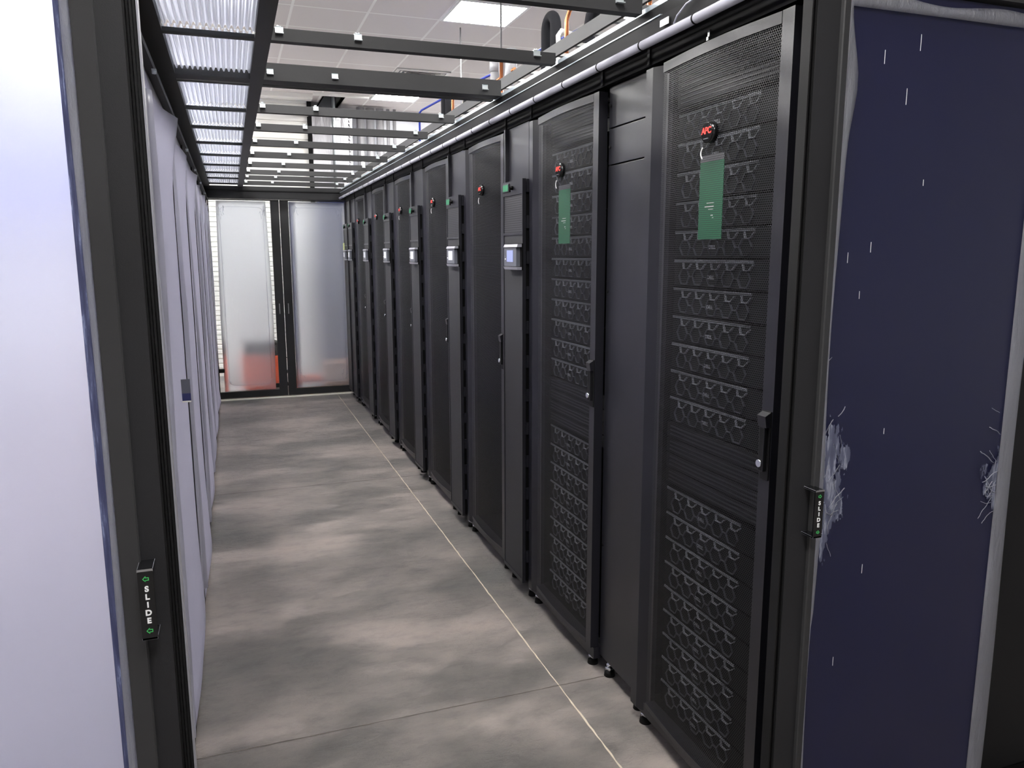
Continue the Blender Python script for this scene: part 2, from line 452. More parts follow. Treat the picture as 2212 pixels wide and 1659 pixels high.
# ================================================================= RACK ROW
XF = 1.085           # nominal front of the rack doors
RACKX1 = 2.14
rack_y = [1.353, 2.235, 3.125, 4.01, 4.89, 5.80, 6.70]
DZ0, DZ1 = .085, 1.905   # door bottom / top

def foot(parent, x, y):
    m = MB(); m.cyl((x, y), .009, 'z', .02, .075, 'chrome', 12); m.cyl((x, y), .0165, 'z', .022, .034, 'chrome', 6); m.cyl((x, y), .012, 'z', .034, .046, 'chrome', 12)
    m.cyl((x, y), .019, 'z', 0, .022, 'rubber', 16, .016)
    return m.build('levelling_foot', parent)

def rack_profile():
    """door surface offset from XF (negative = towards the aisle) against distance from near edge"""
    pts = []
    for k in range(17):
        t = k / 16; pts.append((.045 + t * .465, -.030 * math.sin(PI * min(1, t * 1.0)) * (1 - .25 * t) * .5 + .004))
    return pts
def make_rack():
    t = thing('server_rack', '', 'server rack')
    b = MB()      # cabinet shell
    b.box(XF + .045, RACKX1, 0.002, .018, .055, 1.96, 'rack_dark'); b.box(XF + .045, RACKX1, .582, .598, .055, 1.96, 'rack_dark')
    b.box(XF + .045, RACKX1, .018, .582, 1.935, 1.96, 'rack_dark'); b.box(XF + .045, RACKX1, .018, .582, .055, .070, 'rack_dark')
    b.box(RACKX1 - .02, RACKX1, .018, .582, .09, 1.935, 'rack_dark')
    b.box(XF + .012, XF + .045, 0.002, .598, .042, .082, 'rack')           # plinth beam under the door
    b.build('cabinet', t)
    fr = MB()     # door frame: near stile, far stile with slanted facet, top and bottom rails
    fr.prism([(XF, .004), (XF, .0415), (XF + .004, .045), (XF + .03, .045), (XF + .03, .004)], 'z', DZ0, DZ1, 'rack')
    fr.prism([(XF + .0, .597), (XF + .0, .562), (XF + .020, .522), (XF + .020, .512), (XF + .034, .512), (XF + .034, .597)], 'z', DZ0 - .03, DZ1, 'rack')
    pr = rack_profile()
    for z0, z1 in ((DZ1 - .024, DZ1), (DZ0, DZ0 + .016)):
        poly = [(XF + o - .003, y) for y, o in pr] + [(XF + .03, y) for y, o in reversed(pr)]
        fr.prism(poly, 'z', z0, z1, 'rack')
    fr.build('door_frame', t)
    ms = MB()
    def fn(u, v):
        k = u * 16; i = min(15, int(k)); f = k - i
        y = pr[i][0] * (1 - f) + pr[i + 1][0] * f; o = pr[i][1] * (1 - f) + pr[i + 1][1] * f
        return (XF + o, y, DZ0 + .012 + v * (DZ1 - DZ0 - .032))
    ms.sheet(fn, 32, 4, 'mesh', smooth=True)
    ms.build('perforated_panel', t)
    h = MB()      # swing handle on the near stile
    h.box(XF - .004, XF, .006, .034, .925, 1.080, 'rack_dark', .0015)
    h.box(XF - .014, XF - .004, .012, .030, .945, 1.045, 'rack', .002)
    h.prism([(XF - .004, 1.078), (XF - .018, 1.070), (XF - .014, 1.045), (XF - .004, 1.045)], 'y', .006, .034, 'rack')
    h = h.build('handle', t)
    MB().cyl((.022, .963), .0085, 'x', XF - .0185, XF - .012, 'chrome', 20).build('lock', h)
    bd = MB(); bd.cyl((.264, 1.697), .024, 'x', XF - .022, XF - .006, 'gloss', 32, .024); bd.cyl((.264, 1.697), .0215, 'x', XF - .0235, XF - .022, 'gloss', 32, .0235); bd.box(XF - .0242, XF - .0235, .256, .276, 1.682, 1.6835, 'steel')
    bd = bd.build('badge', t)
    text_mesh('badge_letters', 'APC', .0205, 'red', bd, face_minus_x(XF - .0240, .264, 1.700), .0006, 1, .0007)
    foot(t, 1.118, .05); foot(t, 1.118, .56)
    return t
rack0 = make_rack()
rack_labels = [
    'nearest black server rack, green card and lit-up server bezels showing through its mesh door',
    'second black server rack, beyond the blanking cabinet, faint green card behind its mesh door',
    'third black mesh-door server rack, between the first and second row coolers',
    'fourth black mesh-door server rack, between the second and third row coolers',
    'fifth black mesh-door server rack, between the third and fourth row coolers',
    'sixth black mesh-door server rack, badge covered in whitish film',
    'farthest black mesh-door server rack, next to the last coolers by the end doors']
racks = []
for i, y in enumerate(rack_y):
    r = rack0 if i == 0 else copy_tree(rack0)
    r.location = (0, y, 0); r['label'] = rack_labels[i]; r['group'] = 'server racks in the right-hand row'
    racks.append(r)

# servers behind the mesh of the two nearest racks
def hexpts(cy, cz, w_, h_):
    return [(cy - w_ / 2, cz), (cy - w_ / 4, cz + h_ / 2), (cy + w_ / 4, cz + h_ / 2), (cy + w_ / 2, cz), (cy + w_ / 4, cz - h_ / 2), (cy - w_ / 4, cz - h_ / 2)]
def seg(mb, p, q, wd, x0, x1, m):
    dy, dz = q[0] - p[0], q[1] - p[1]; L = math.hypot(dy, dz) or 1; ny, nz = -dz / L * wd / 2, dy / L * wd / 2
    mb.prism([(p[0] + ny, p[1] + nz), (q[0] + ny, q[1] + nz), (q[0] - ny, q[1] - nz), (p[0] - ny, p[1] - nz)], 'x', x0, x1, m)
def make_server():
    t = thing('server', '', 'server')
    MB().box(.03, .75, .045, .50, -.072, -.001, 'bezel').build('chassis', t)
    bz = MB(); bz.box(.012, .03, .11, .545, -.071, -.002, 'bezel')
    for k in range(46):   # two rows of bright perforated dashes along the top edge
        y = .195 + k * .0076
        bz.box(.008, .012, y, y + .0046, -.0045, -.0025, 'bezel_line'); bz.box(.008, .012, y, y + .0046, -.0085, -.0065, 'bezel_line')
    for k in range(5):
        cy = .215 + k * .066
        hp = hexpts(cy + .012, -.047, .050, .040)
        for a in range(6): seg(bz, hp[a], hp[(a + 1) % 6], .0011, .007, .012, 'hex_ridge')
        if k < 4: seg(bz, (cy + .037, -.047), (cy + .053, -.047), .0014, .007, .012, 'hex_ridge')
        u = [(cy - .022, -.012), (cy - .006, -.026), (cy + .014, -.026), (cy + .018, -.010)]
        for a in range(3): seg(bz, u[a], u[a + 1], .0014, .006, .012, 'bezel_line')
    bz = bz.build('bezel', t)
    text_mesh('bezel_letters', 'DELL', .013, 'bezel_line', bz, face_minus_x(.0055, .36, -.046), .0004, 1, .0003)
    e = MB()
    e.box(.008, .03, .085, .107, -.071, -.002, 'bezel')
    for zz, ww in ((-.006, .012), (-.011, .012), (-.020, .006), (-.026, .006)): e.box(.005, .008, .090, .090 + ww, zz - .0015, zz + .0015, 'bezel_line')
    e.box(.005, .008, .094, .0955, -.022, -.004, 'bezel_line')
    e.build('rack_ear', t)
    return t
tops = [1.786 - .0765 * k for k in range(11)] + [.755 - .0757 * k for k in range(9)]
srv0 = make_server(); first = True
for r in range(2):
    which = ('nearest rack', 'second rack')[r]
    for k, zt in enumerate(tops):
        s = srv0 if first else copy_tree(srv0); first = False
        s.location = (1.148, rack_y[r], zt)
        if k < 11: pos = '%s, upper stack, %s down' % (which, ORD[k])
        else: pos = '%s, lower stack, %s down' % (which, ORD[k - 11])
        s['label'] = 'dark server with hexagon bezel in the ' + pos
        s['group'] = 'servers behind the mesh doors'
    # blanking strips
    for zz0, n, lab in ((1.80, 3, 'above the servers'), (.772, 4, 'between the two server stacks')):
        bb = MB()
        for k in range(n):
            bb.box(1.15, 1.17, .06, .54, zz0 + k * .044, zz0 + k * .044 + .040, 'rack_dark')
            for q in range(3): bb.box(1.147, 1.15, .08, .52, zz0 + k * .044 + .008 + q * .011, zz0 + k * .044 + .0115 + q * .011, 'rack')
        bb.build('blanking_panel', racks[r])
# green cards hung behind the doors on white loops
def card(y, z1, z0, w_, green, label):
    t = thing('hanging_card', label, 'tag', (XF, y, 0), 'cards on loops under the rack badges')
    m = MB(); pts = []
    for k in range(13):
        a = PI * .5 + PI * k / 12 * .95
        pts.append((-.034 + .012 * 0 - .004, .020 * math.cos(a) * -1 * -.7, z1 + .016 + .018 * math.sin(a) * 1.0))
    m.path([(-.022, -.010 + .007 * math.sin(k / 12 * PI), z1 - .010 + .026 * k / 12) for k in range(13)], .0014, 'letter', 8)
    m.build('loop', t)
    if green:
        c = MB(); c.box(.012, .0135, -w_ / 2, w_ / 2, z0, z1 - .012, 'green'); c.box(.012, .0133, -w_ / 2, w_ / 2, z1 - .012, z1 + .004, 'steel')
        c = c.build('card', t)
        mk = MB()
        for k, (yy, zz, ww) in enumerate(((0, .085, .03), (.004, .077, .038), (-.012, .05, .006), (-.008, .056, .008), (-.002, .07, .02))):
            mk.box(.0112, .012, yy - ww / 2, yy + ww / 2, z0 + zz, z0 + zz + .0022, 'letter')
        mk.build('print', c)
for i in range(5):
    g = i < 2
    card(rack_y[i] + .29, 1.648, 1.452, .098, g,
         ('long green card' if g else 'small white key loop') + ' hanging under the red-lettered badge of the %s rack' % (ORD[i] if i else 'nearest'))

# blanking cabinet between rack 1 and rack 2
t = thing('blanking_cabinet', 'narrow plain grey cabinet with three stacked cover plates between the two nearest racks', 'cabinet', (0, 1.955, 0))
b = MB(); b.box(XF + .055, 2.1, .004, .274, .06, 1.955, 'rack_dark'); b.build('cabinet', t)
for z0, z1 in ((.062, 1.683), (1.687, 1.792), (1.796, 1.915)):
    MB().box(XF + .030, XF + .050, .004, .272, z0, z1, 'rack', .0012).build('cover_plate', t)
b = MB()
for zz in (.46, 1.30, 1.74, 1.86): b.cyl((.262, zz), .005, 'x', XF + .0265, XF + .030, 'rack_dark', 12)
b.build('screws', t)
foot(t, 1.135, .03); foot(t, 1.135, .235)

# ---------------------------------------------------------------- row coolers
def make_cooler():
    t = thing('row_cooler', '', 'cooling unit')
    b = MB(); b.box(XF + .045, 2.1, .003, .274, .055, 1.955, 'rack_dark'); b.box(XF + .035, XF + .045, .003, .274, .055, 1.915, 'rack_dark'); b.build('cabinet', t)
    MB().box(XF + .012, XF + .035, .030, .260, 1.700, 1.915, 'rack', .0012).build('top_panel', t)
    MB().box(XF - .004, XF + .036, .260, .275, .07, 1.915, 'rack', .002).build('side_trim', t)
    d = MB()
    x0, x1 = XF - .025, XF - .011
    d.box(x0, x1, .002, .010, .072, 1.700, 'rack'); d.box(x0, x1, .222, .230, .072, 1.700, 'rack')
    d.box(x0, x1, .010, .222, 1.645, 1.700, 'rack'); d.box(x0, x1, .010, .222, .072, .088, 'rack')
    d.box(x0, x1, .010, .222, 1.49, 1.50, 'rack')
    d = d.build('door_frame', t)
    MB().box(x0 + .003, x1, .010, .222, 1.50, 1.645, 'louver').build('louvred_panel', t)
    MB().box(x0 + .003, x1, .010, .222, .088, 1.49, 'mesh_solid').build('fine_mesh_panel', t)
    for k in range(12):   # latch tabs in the dark gap behind the door
        z = .16 + k * .1355
        MB().box(XF - .008, XF + .010, .0005, .010, z, z + .048, 'rack').build('edge_tab', t)
    MB().box(XF - .012, XF + .036, .012, .222, .075, 1.69, 'black').build('door_gasket', t)
    g = MB(); g.box(x0 - .004, x0, .150, .222, 1.660, 1.692, 'rack', .001)
    g = g.build('label_plate', t)
    MB().box(x0 - .0048, x0 - .004, .156, .216, 1.664, 1.688, 'greenlabel').build('green_label', g)
    MB().cyl((.112, 1.672), .008, 'x', x0 - .012, x0, 'black', 14).box(x0 - .016, x0 - .01, .108, .116, 1.656, 1.676, 'black').build('latch', t)
    # display on its bracket
    dp = MB(); dp.box(x0 - .022, x0 - .002, .012, .155, 1.369, 1.441, 'panelgrey', .002)
    dp.prism([(x0 - .026, 1.443), (x0 - .002, 1.443), (x0 - .002, 1.454), (x0 - .022, 1.454)], 'y', -.006, .150, 'steelgrey')
    dp.prism([(x0 - .022, 1.356), (x0 - .002, 1.356), (x0 - .002, 1.367), (x0 - .026, 1.367)], 'y', -.006, .150, 'steelgrey')
    dp.box(x0 - .006, x0, -.008, .158, 1.354, 1.457, 'black')
    dp = dp.build('display', t)
    MB().box(x0 - .0235, x0 - .022, .046, .118, 1.386, 1.431, 'screen').build('screen', dp)
    k = MB(); k.box(x0 - .024, x0 - .022, .132, .139, 1.394, 1.400, 'letter'); k.box(x0 - .024, x0 - .022, .132, .139, 1.405, 1.410, 'steel')
    k.build('indicators', dp)
    foot(t, 1.118, .03); foot(t, 1.118, .235)
    return t
M['steelgrey'] = simple('satin_grey_bracket', rgb(150, 150, 158), .4, .3)
M['mesh_solid'] = simple('fine_mesh', rgb(40, 40, 43), .55, 0, .4, .9, 700)
cool_y = [rack_y[i] + .602 for i in range(1, 7)] + [7.63]
cool0 = make_cooler()
names = ['nearest row cooler, grey-blue screen, between the second and third racks',
         'second row cooler, greenish film over its screen, between the third and fourth racks',
         'third row cooler, white film streak across its screen, after the fourth rack',
         'fourth row cooler, pale screen, after the fifth rack', 'fifth row cooler, pale screen, between the sixth rack and the farthest rack',
         'sixth row cooler, right after the farthest rack', 'last row cooler, against the end door frame, with a pale yellow strip']
for i, y in enumerate(cool_y):
    c = cool0 if i == 0 else copy_tree(cool0)
    c.location = (0, y, 0); c['label'] = 'narrow black ' + names[i]; c['group'] = 'row coolers in the right-hand row'
    if i >= 1:
        d = [o for o in c.children if o.name.startswith('display')][0]
        s = [o for o in d.children if o.name.startswith('screen')][0]
        s.data = s.data.copy(); s.data.materials[0] = M['screen_w']
    if i == 6:
        MB().box(XF - .040, XF - .030, .16, .185, 1.38, 1.52, 'yellow').build('yellow_strip', c)

# ---------------------------------------------------------------- head rail above the racks
Y0, Y1 = 1.27, 7.93
t = thing('header_rail', 'long black header rail running along the tops of the racks', 'rail', (0, 0, 0))
b = MB(); b.box(XF + .012, XF + .044, Y0, Y1, 1.918, 2.039, 'black'); b.box(1.062, XF + .012, Y0, Y1, 1.978, 2.039, 'black')
b.build('channel', t)
MB().prism([(1.049, 2.006), (1.062, 2.006), (1.062, 1.972), (1.054, 1.972)], 'y', Y0, Y1, 'rack_dark').build('inner_lip', t)
MB().box(1.047, 1.062, Y0 + .55, Y1, 2.006, 2.009, 'alu').build('bright_edge', t)
b = MB(); b.box(1.062, 1.074, Y0, Y1, 2.040, 2.052, 'alu'); b.build('upper_lip', t)
for y in [v for p in zip(rack_y, [r + .60 for r in rack_y]) for v in p]:
    MB().box(XF + .006, XF + .012, y - .006, y + .006, 1.92, 1.975, 'rack_dark').build('joint_cover', t)
t = thing('cable_tube', 'grey round tube with black rings clipped under the header rail', 'tube', (0, 0, 0))
MB().path([(1.047, Y0, 1.955), (1.047, Y1, 1.955)], .0115, 'tube', 20).build('tube', t)
y = 1.405
while y < Y1:
    MB().cyl((1.047, 1.955), .0128, 'y', y - .0025, y + .0025, 'black', 20).build('ring', t); y += .252
t = thing('label_plate', 'small white label stuck on the dark header rail near the front', 'label', (1.0475, 1.80, 1.985))
MB().box(-.0006, .0012, -.020, .020, -.008, .008, 'letter').build('sticker', t)
t = thing('thin_cable', 'thin grey wire hanging from the header rail near the white label', 'cable', (1.045, 1.72, 1.99))
MB().path([(0, .03, -.022), (-.004, .01, -.010), (-.004, -.03, .006), (.0, -.07, .012), (.006, -.10, .012)], .0022, 'tube', 8).build('wire', t)
t = thing('hook', 'small bright metal hook above the mesh of the nearest rack', 'hook', (1.088, 1.66, 1.925))
MB().box(-.003, .004, -.004, .004, -.014, .010, 'chrome').box(-.006, -.003, -.004, .004, -.014, -.006, 'chrome').build('tab', t)

# ================================================================= CONTAINMENT CEILING
ZB, ZT = 2.04, 2.076
bars = [1.955, 2.54, 3.20, 3.79, 4.34, 4.93, 5.51, 6.11, 6.67, 7.15, 7.69]
t = thing('ceiling_beam', 'long black ceiling beam along the left side of the aisle', 'beam', (-.20, 0, ZB))
MB().box(-.035, .055, 1.22, 8.02, 0, .045, 'frame').build('beam', t)
t = thing('ceiling_beam', 'long black ceiling beam between the corrugated panels and the open bays', 'beam', (.127, 0, ZB))
MB().box(-.023, .023, 1.22, 8.02, -.001, .045, 'frame').build('beam', t)
for i, y in enumerate(bars):
    lab = 'black ceiling crossbar, %s counted from the doorway' % ORD[i]
    t = thing('ceiling_crossbar', lab, 'crossbar', (0, y, ZB), 'black crossbars over the aisle')
    m = MB()
    m.box(.150, 1.058, -.022, -.020, 0, ZT - ZB, 'frame'); m.box(.150, 1.058, -.020, .012, 0, .002, 'frame')
    m.box(.150, 1.058, -.020, .006, ZT - ZB - .002, ZT - ZB, 'frame')
    m.build('channel', t)
    MB().box(-.146, .104, -.024, .008, 0, .012, 'frame').build('left_bar', t)
t = thing('ceiling_crossbar', 'extra deep black joint bar doubled behind the third crossbar', 'crossbar', (0, 3.10, ZB), 'black crossbars over the aisle')
MB().box(.150, 1.058, -.022, .055, 0, .06, 'frame').box(-.146, .104, -.022, .055, 0, .03, 'frame').build('bar', t)
clip0 = None
for i, y in enumerate(bars):
    yy = 3.10 if i == 2 else y
    for X, side in ((.174, 'left end'), (.405, 'middle'), (.99, 'right end')):
        lab = 'small bright zinc clip at the %s of the %s crossbar' % (side, ORD[i])
        if clip0 is None:
            t = thing('panel_clip', lab, 'clip')
            m = MB(); m.box(-.0115, .0115, -.020, -.017, -.015, .003, 'zinc'); m.box(-.0115, .0115, -.030, -.018, -.0175, -.015, 'zinc')
            m.box(-.0115, .0115, -.020, .004, .001, .003, 'zinc'); m.build('bracket', t)
            MB().cyl((0, -.006), .0055, 'z', .003, .009, 'chrome', 8).build('screw', t)
            clip0 = t
        else: t = copy_tree(clip0)
        t.location = (X, yy - .0055, ZT); t['label'] = lab; t['group'] = 'zinc clips on the crossbars'
# corrugated panels
ys = [1.24] + bars + [7.98]
for i in range(len(ys) - 1):
    a, c = ys[i] + .012, ys[i + 1] - .026
    if i == 2: c = 3.075
    lab = 'clear corrugated plastic ceiling panel in the %s bay from the doorway' % ORD[i]
    m = MB(); n = 120
    zz = ZB + .024
    def top(u): return zz + .006 * (1 if (u * 15) % 1 < .5 else -1) * min(1, abs(math.sin(u * 15 * 2 * PI)) * 2.2)
    m.sheet(lambda u, v: (-.150 + .256 * u, a + (c - a) * v, top(u)), n, 1, 'corr', (0, 0, .0018), False)
    tag(m.build('corrugated_panel'), lab, 'ceiling panel', 'corrugated panels over the left of the aisle')

# ================================================================= LEFT WALL OF FILM PANELS
XL = -.178
yb = [1.26, 2.18, 3.14, 4.03, 5.01, 5.90, 6.90, 7.93]
t = thing('panel_track', 'black head track above the film-covered panels on the left', 'track', (XL, 0, 1.915))
m = MB(); m.box(-.03, .012, 1.24, 7.95, 0, .018, 'rack_dark'); m.box(-.05, -.03, 1.24, 7.95, -.03, .13, 'frame_in')
m.build('track', t)
for y in (2.42, 3.2, 4.15, 5.1, 6.0, 7.0):
    MB().cyl((.012, y), .006, 'z', -.012, 0, 'zinc', 8).box(.006, .018, y - .008, y + .008, -.004, 0, 'zinc').build('bracket', t)
lt = ['nearest, mostly hidden by the left door post', 'second from the doorway, with grey-navy stand-in for a far view', 'third from the doorway',
      'fourth from the doorway', 'fifth from the doorway', 'sixth from the doorway', 'farthest, beside the end doors']
for i in range(7):
    a, c = yb[i] + .006, yb[i + 1] - .006
    t = thing('film_covered_panel', 'tall milky film-covered wall panel, ' + lt[i], 'wall panel', (XL, a, 0), 'film-covered panels along the left of the aisle')
    W_ = c - a
    MB().box(-.014, -.010, 0, W_, .02, 1.912, 'film_curtain').build('pane', t)
    m = MB(); m.box(-.022, -.001, -.004, .016, .0, 1.914, 'frame_in'); m.box(-.022, -.001, W_ - .016, W_ + .003, 0, 1.914, 'frame_in')
    m.box(-.022, -.001, .016, W_ - .016, 0, .020, 'frame_in')
    m.build('edge_profile', t)
    rnd = random.Random(40 + i); ph = rnd.random() * 6; lift = (.0, .034, .018, .03, .012, .02, .015)[i]
    ztop = (1.86, 1.885, 1.86, 1.88, 1.87, 1.88, 1.87)[i]; low = rnd.uniform(.06, .14)
    def fn(u, v, W_=W_, ph=ph, lift=lift, ztop=ztop, low=low):
        y = W_ * (.022 + .956 * u); e = max(0, 1 - u / .35)
        z = low + (ztop - low) * v + .012 * (v > .99) * math.sin(5 * u + ph)
        x = -.006 + .004 * math.sin(7 * v + ph + 5 * u) * (1 - abs(2 * u - 1)) + .003
        x += lift * (max(0, u - .45) / .55) ** 2 * max(0, (v - .86) / .14) ** 1.5       # curled top corner
        x += .022 * (max(0, 1 - v / .25)) ** 2 * (.4 + .6 * math.sin(PI * u))            # sagging foot
        return (x, y, z)
    m = MB(); m.sheet(fn, 14, 40, 'film_loose' if i in (0,) else 'film_curtain', (-.0005, 0, 0)); m.build('loose_film', t)
    for side in (0, 1):     # rolled, milky film edge beside the profile
        def fl(u, v, side=side, ph=ph, W_=W_, ztop=ztop):
            y0 = .020 if side == 0 else W_ - .020; q = (1 if side == 0 else -1)
            y = y0 + q * u * (.035 + .015 * math.sin(6 * v + ph + side) + .008 * math.sin(23 * v + ph))
            return (.003 + .016 * math.sin(PI * u) * (.5 + .5 * math.sin(4 * v + 2 * ph + side)), y, .10 + (ztop - .16) * v)
        m = MB(); m.sheet(fl, 5, 50, 'film_roll', (-.0004, 0, 0)); m.build('film_edge', t)
    if i == 1:      # small plate standing in for a distant thing seen through the film
        s = MB(); s.box(-.002, .026, .60, .6015, .957, 1.005, 'panelgrey'); s.box(-.002, .026, .60, .6015, .932, .957, 'navy'); s.box(-.002, .026, .599, .6015, .927, .932, 'ivory')
        s.build('tag', t)

# ================================================================= END DOORS (Y = 8)
def end_door(x0, x1, hx, name_lab, film, hinge_left):
    t = thing('end_door', name_lab, 'door', ((x0 + x1) / 2, 8.0, 0), 'glazed double doors closing the far end of the aisle')
    c = (x0 + x1) / 2; a, b_ = x0 - c, x1 - c
    sl = .010 if hinge_left else .080; sr = .080 if hinge_left else .012
    m = MB()
    m.box(a, a + sl, -.02, .02, .018, 1.93, 'frame_in'); m.box(b_ - sr, b_, -.02, .02, .018, 1.93, 'frame_in')
    m.box(a + sl, b_ - sr, -.02, .02, .018, .080, 'frame_in'); m.box(a + sl, b_ - sr, -.02, .02, 1.922, 1.93, 'frame_in')
    m.build('door_frame', t)
    MB().box(a + sl, b_ - sr, .004, .008, .080, 1.922, 'clear').build('pane', t)
    g0, g1 = a + sl, b_ - sr
    f0, f1 = film
    def fn(u, v):
        z = .085 + 1.83 * v
        lo = g0 + f0 * (1 - .25 * math.sin(3 * v + 1)) ; hi = g1 - f1 * (1 - .3 * math.sin(4 * v))
        return (lo + (hi - lo) * u, -.002 + .0015 * math.sin(9 * v), z)
    m = MB(); m.sheet(fn, 8, 30, 'film_end', (0, .0012, 0)); pf = m.build('protective_film', t)
    # creases of the film, a rounded rectangle with wrinkled corners
    m = MB(); pts = []; wv = (g1 - f1) - (g0 + f0); cx = (g0 + f0 + g1 - f1) / 2
    rx, r = wv / 2 - .035, .055
    for k in range(41):
        q = k / 40 * 4; s = int(q) % 4; fq = q - int(q)
        ang = PI / 2 * (s + fq)
        px = (rx - r) * (1 if math.cos(ang) > 0 else -1) + r * math.cos(ang)
        pz = 1.0 + (.86 - r) * (1 if math.sin(ang) > 0 else -1) + r * math.sin(ang)
        pts.append((cx + px, -.004, pz))
    m.path(pts, .0022, 'film_loose', 6)
    rd = random.Random(3 if hinge_left else 9)
    for k in range(14):
        sx = rd.choice((-1, 1)); sz = rd.choice((-1, 1, 1)); x = cx + sx * rx * rd.uniform(.75, 1.05); z = 1.0 + sz * .86 * rd.uniform(.9, 1.0)
        m.path([(x, -.004, z), (x + sx * .012, -.005, z + .02), (x + sx * rd.uniform(.0, .02), -.004, z + rd.uniform(-.06, .09))], .0022, 'film_loose', 6)
    m.build('creases', pf)
    MB().box(hx - c - .004, hx - c + .004, -.040, -.034, .835, .935, 'steel').box(hx - c - .004, hx - c + .004, -.034, -.02, .835, .843, 'steel').box(hx - c - .004, hx - c + .004, -.034, -.02, .927, .935, 'steel').build('handle', t)
end_door(-.176, .470, .428, 'left leaf of the end doors, film peeled from its edges, orange shape behind', (.055, .035), True)
end_door(.476, 1.118, .512, 'right leaf of the end doors, fully covered in film, navy shape behind', (.004, .012), False)
t = thing('door_header', 'black header beam over the end doors', 'beam', (0, 8.0, 1.93))
MB().box(-.23, 1.16, -.05, .05, .005, .12, 'frame_in').build('beam', t)
MB().box(-.22, 1.15, -.062, -.05, .075, .085, 'rack_dark').build('groove', t)
t = thing('light_leak', 'ivory strip drawing the light leaking under the end doors', 'light_leak', (.47, 7.99, 0))
MB().box(-.66, .66, -.03, .03, 0, .012, 'ivory').build('strip', t)  # pale strip colour stands in for light leaking through the floor gap
t = thing('door_stop', 'small dark box bracket low at the left jamb of the end doors', 'bracket', (-.135, 7.935, .285))
MB().box(-.03, .02, -.03, .03, 0, .035, 'rack_dark', .003).box(-.035, -.028, -.035, .035, -.05, .06, 'black').build('bracket', t)
struct(MB().box(-.235, -.180, 7.95, 8.05, 0, 1.935, 'frame_in').build('trim_3'))
struct(MB().box(1.120, 1.17, 7.95, 8.05, 0, 1.935, 'frame_in').build('trim_4'))

# ================================================================= FRONT SLIDING DOORS (Y = 1.2)
def pull(parent, x, zc, L, ydoor, out):
    """C-shaped pull: front plate and two returns"""
    y = ydoor - out; h = L / 2; wd = .0105
    m = MB()
    m.box(x - wd, x + wd, y, y + .004, zc - h, zc + h, 'gloss', .0008)
    m.box(x - wd, x + wd, y, ydoor, zc + h - .004, zc + h, 'steelgrey', .0006)
    m.box(x - wd, x + wd, y, ydoor, zc - h, zc - h + .004, 'panelgrey', .0006)
    m.box(x - wd, x + wd, y - .0006, y + .001, zc + h - .003, zc + h + .0004, 'chrome')
    return m.build('handle', parent)
def arrow(mb, x, y, z, s, sgn, wd=.0010):
    # outline arrow pointing sgn*X, drawn in the XZ plane
    P_ = [(-1, 0), (-.1, .95), (-.1, .45), (.9, .45), (.9, -.45), (-.1, -.45), (-.1, -.95)]
    P_ = [(x - sgn * p[0] * s * -1 * -1, z + p[1] * s) for p in P_]
    i = mb.mi('arrow')
    for k in range(len(P_)):
        a, c = Vector(P_[k]), Vector(P_[(k + 1) % len(P_)]); d = (c - a).normalized(); n = Vector((-d.y, d.x)) * wd / 2
        a -= d * wd * .3; c += d * wd * .3
        q = [(a.x + n.x, a.y + n.y), (c.x + n.x, c.y + n.y), (c.x - n.x, c.y - n.y), (a.x - n.x, a.y - n.y)]
        mb.prism(q, 'y', y - .0005, y, 'arrow')
YD = 1.2
# ---- left door
t = thing('sliding_door', 'left sliding door with SLIDE handle and bright milky film panel', 'sliding door', (0, YD, 0))
m = MB()
m.prism([(-.178, .004), (-.178, .002), (-.151, -.006), (-.149, -.004), (-.149, .03), (-.178, .03)], 'z', .03, 2.06, 'frame')
m.build('stile_flange', t)
m = MB(); m.box(-.149, -.116, .003, .034, .03, 2.06, 'frame_in'); m.build('stile', t)
m = MB()
for k in range(4): m.box(-.116 + k * .0042, -.1135 + k * .0042, .005 + (k % 2) * .004, .030, .03, 2.06, 'rubber')
m.build('brush_seal', t)
MB().box(-.0998, -.0975, .012, .034, .03, 2.06, 'steelgrey').build('edge_strip', t)
MB().box(-1.05, -.198, .012, .016, .03, 2.04, 'film').build('film_panel', t)
MB().box(-.198, -.1795, .010, .016, .03, 2.04, 'strip').build('bare_strip', t)
def fe(u, v):
    return (-.1885 + .0100 * u + .0018 * math.sin(12 * v + 1) * (1 - u), .004 - .003 * math.sin(PI * u), .03 + 2.0 * v)
m = MB(); m.sheet(fe, 4, 60, 'film_loose', (0, .001, 0)); m.build('film_edge', t)
MB().box(-1.06, -.18, .0, .03, 2.04, 2.10, 'frame_in').build('top_rail', t)
MB().box(-1.06, -.18, .0, .03, 0.0, .03, 'frame_in').build('bottom_rail', t)
MB().box(-1.10, -1.05, .0, .03, 0.0, 2.10, 'frame_in').build('outer_stile', t)
h = pull(t, -.1410, .922, .108, .003, .040)
text_mesh('lettering', 'S\nL\nI\nD\nE', .0115, 'letter', h, face_minus_y(-.1403, -.0375, .922), .0003, 1.05, .00045)
m = MB(); arrow(m, -.1405, -.0372, .9615, .0040, -1); arrow(m, -.1405, -.0372, .8825, .0040, -1); m.build('arrows', h)
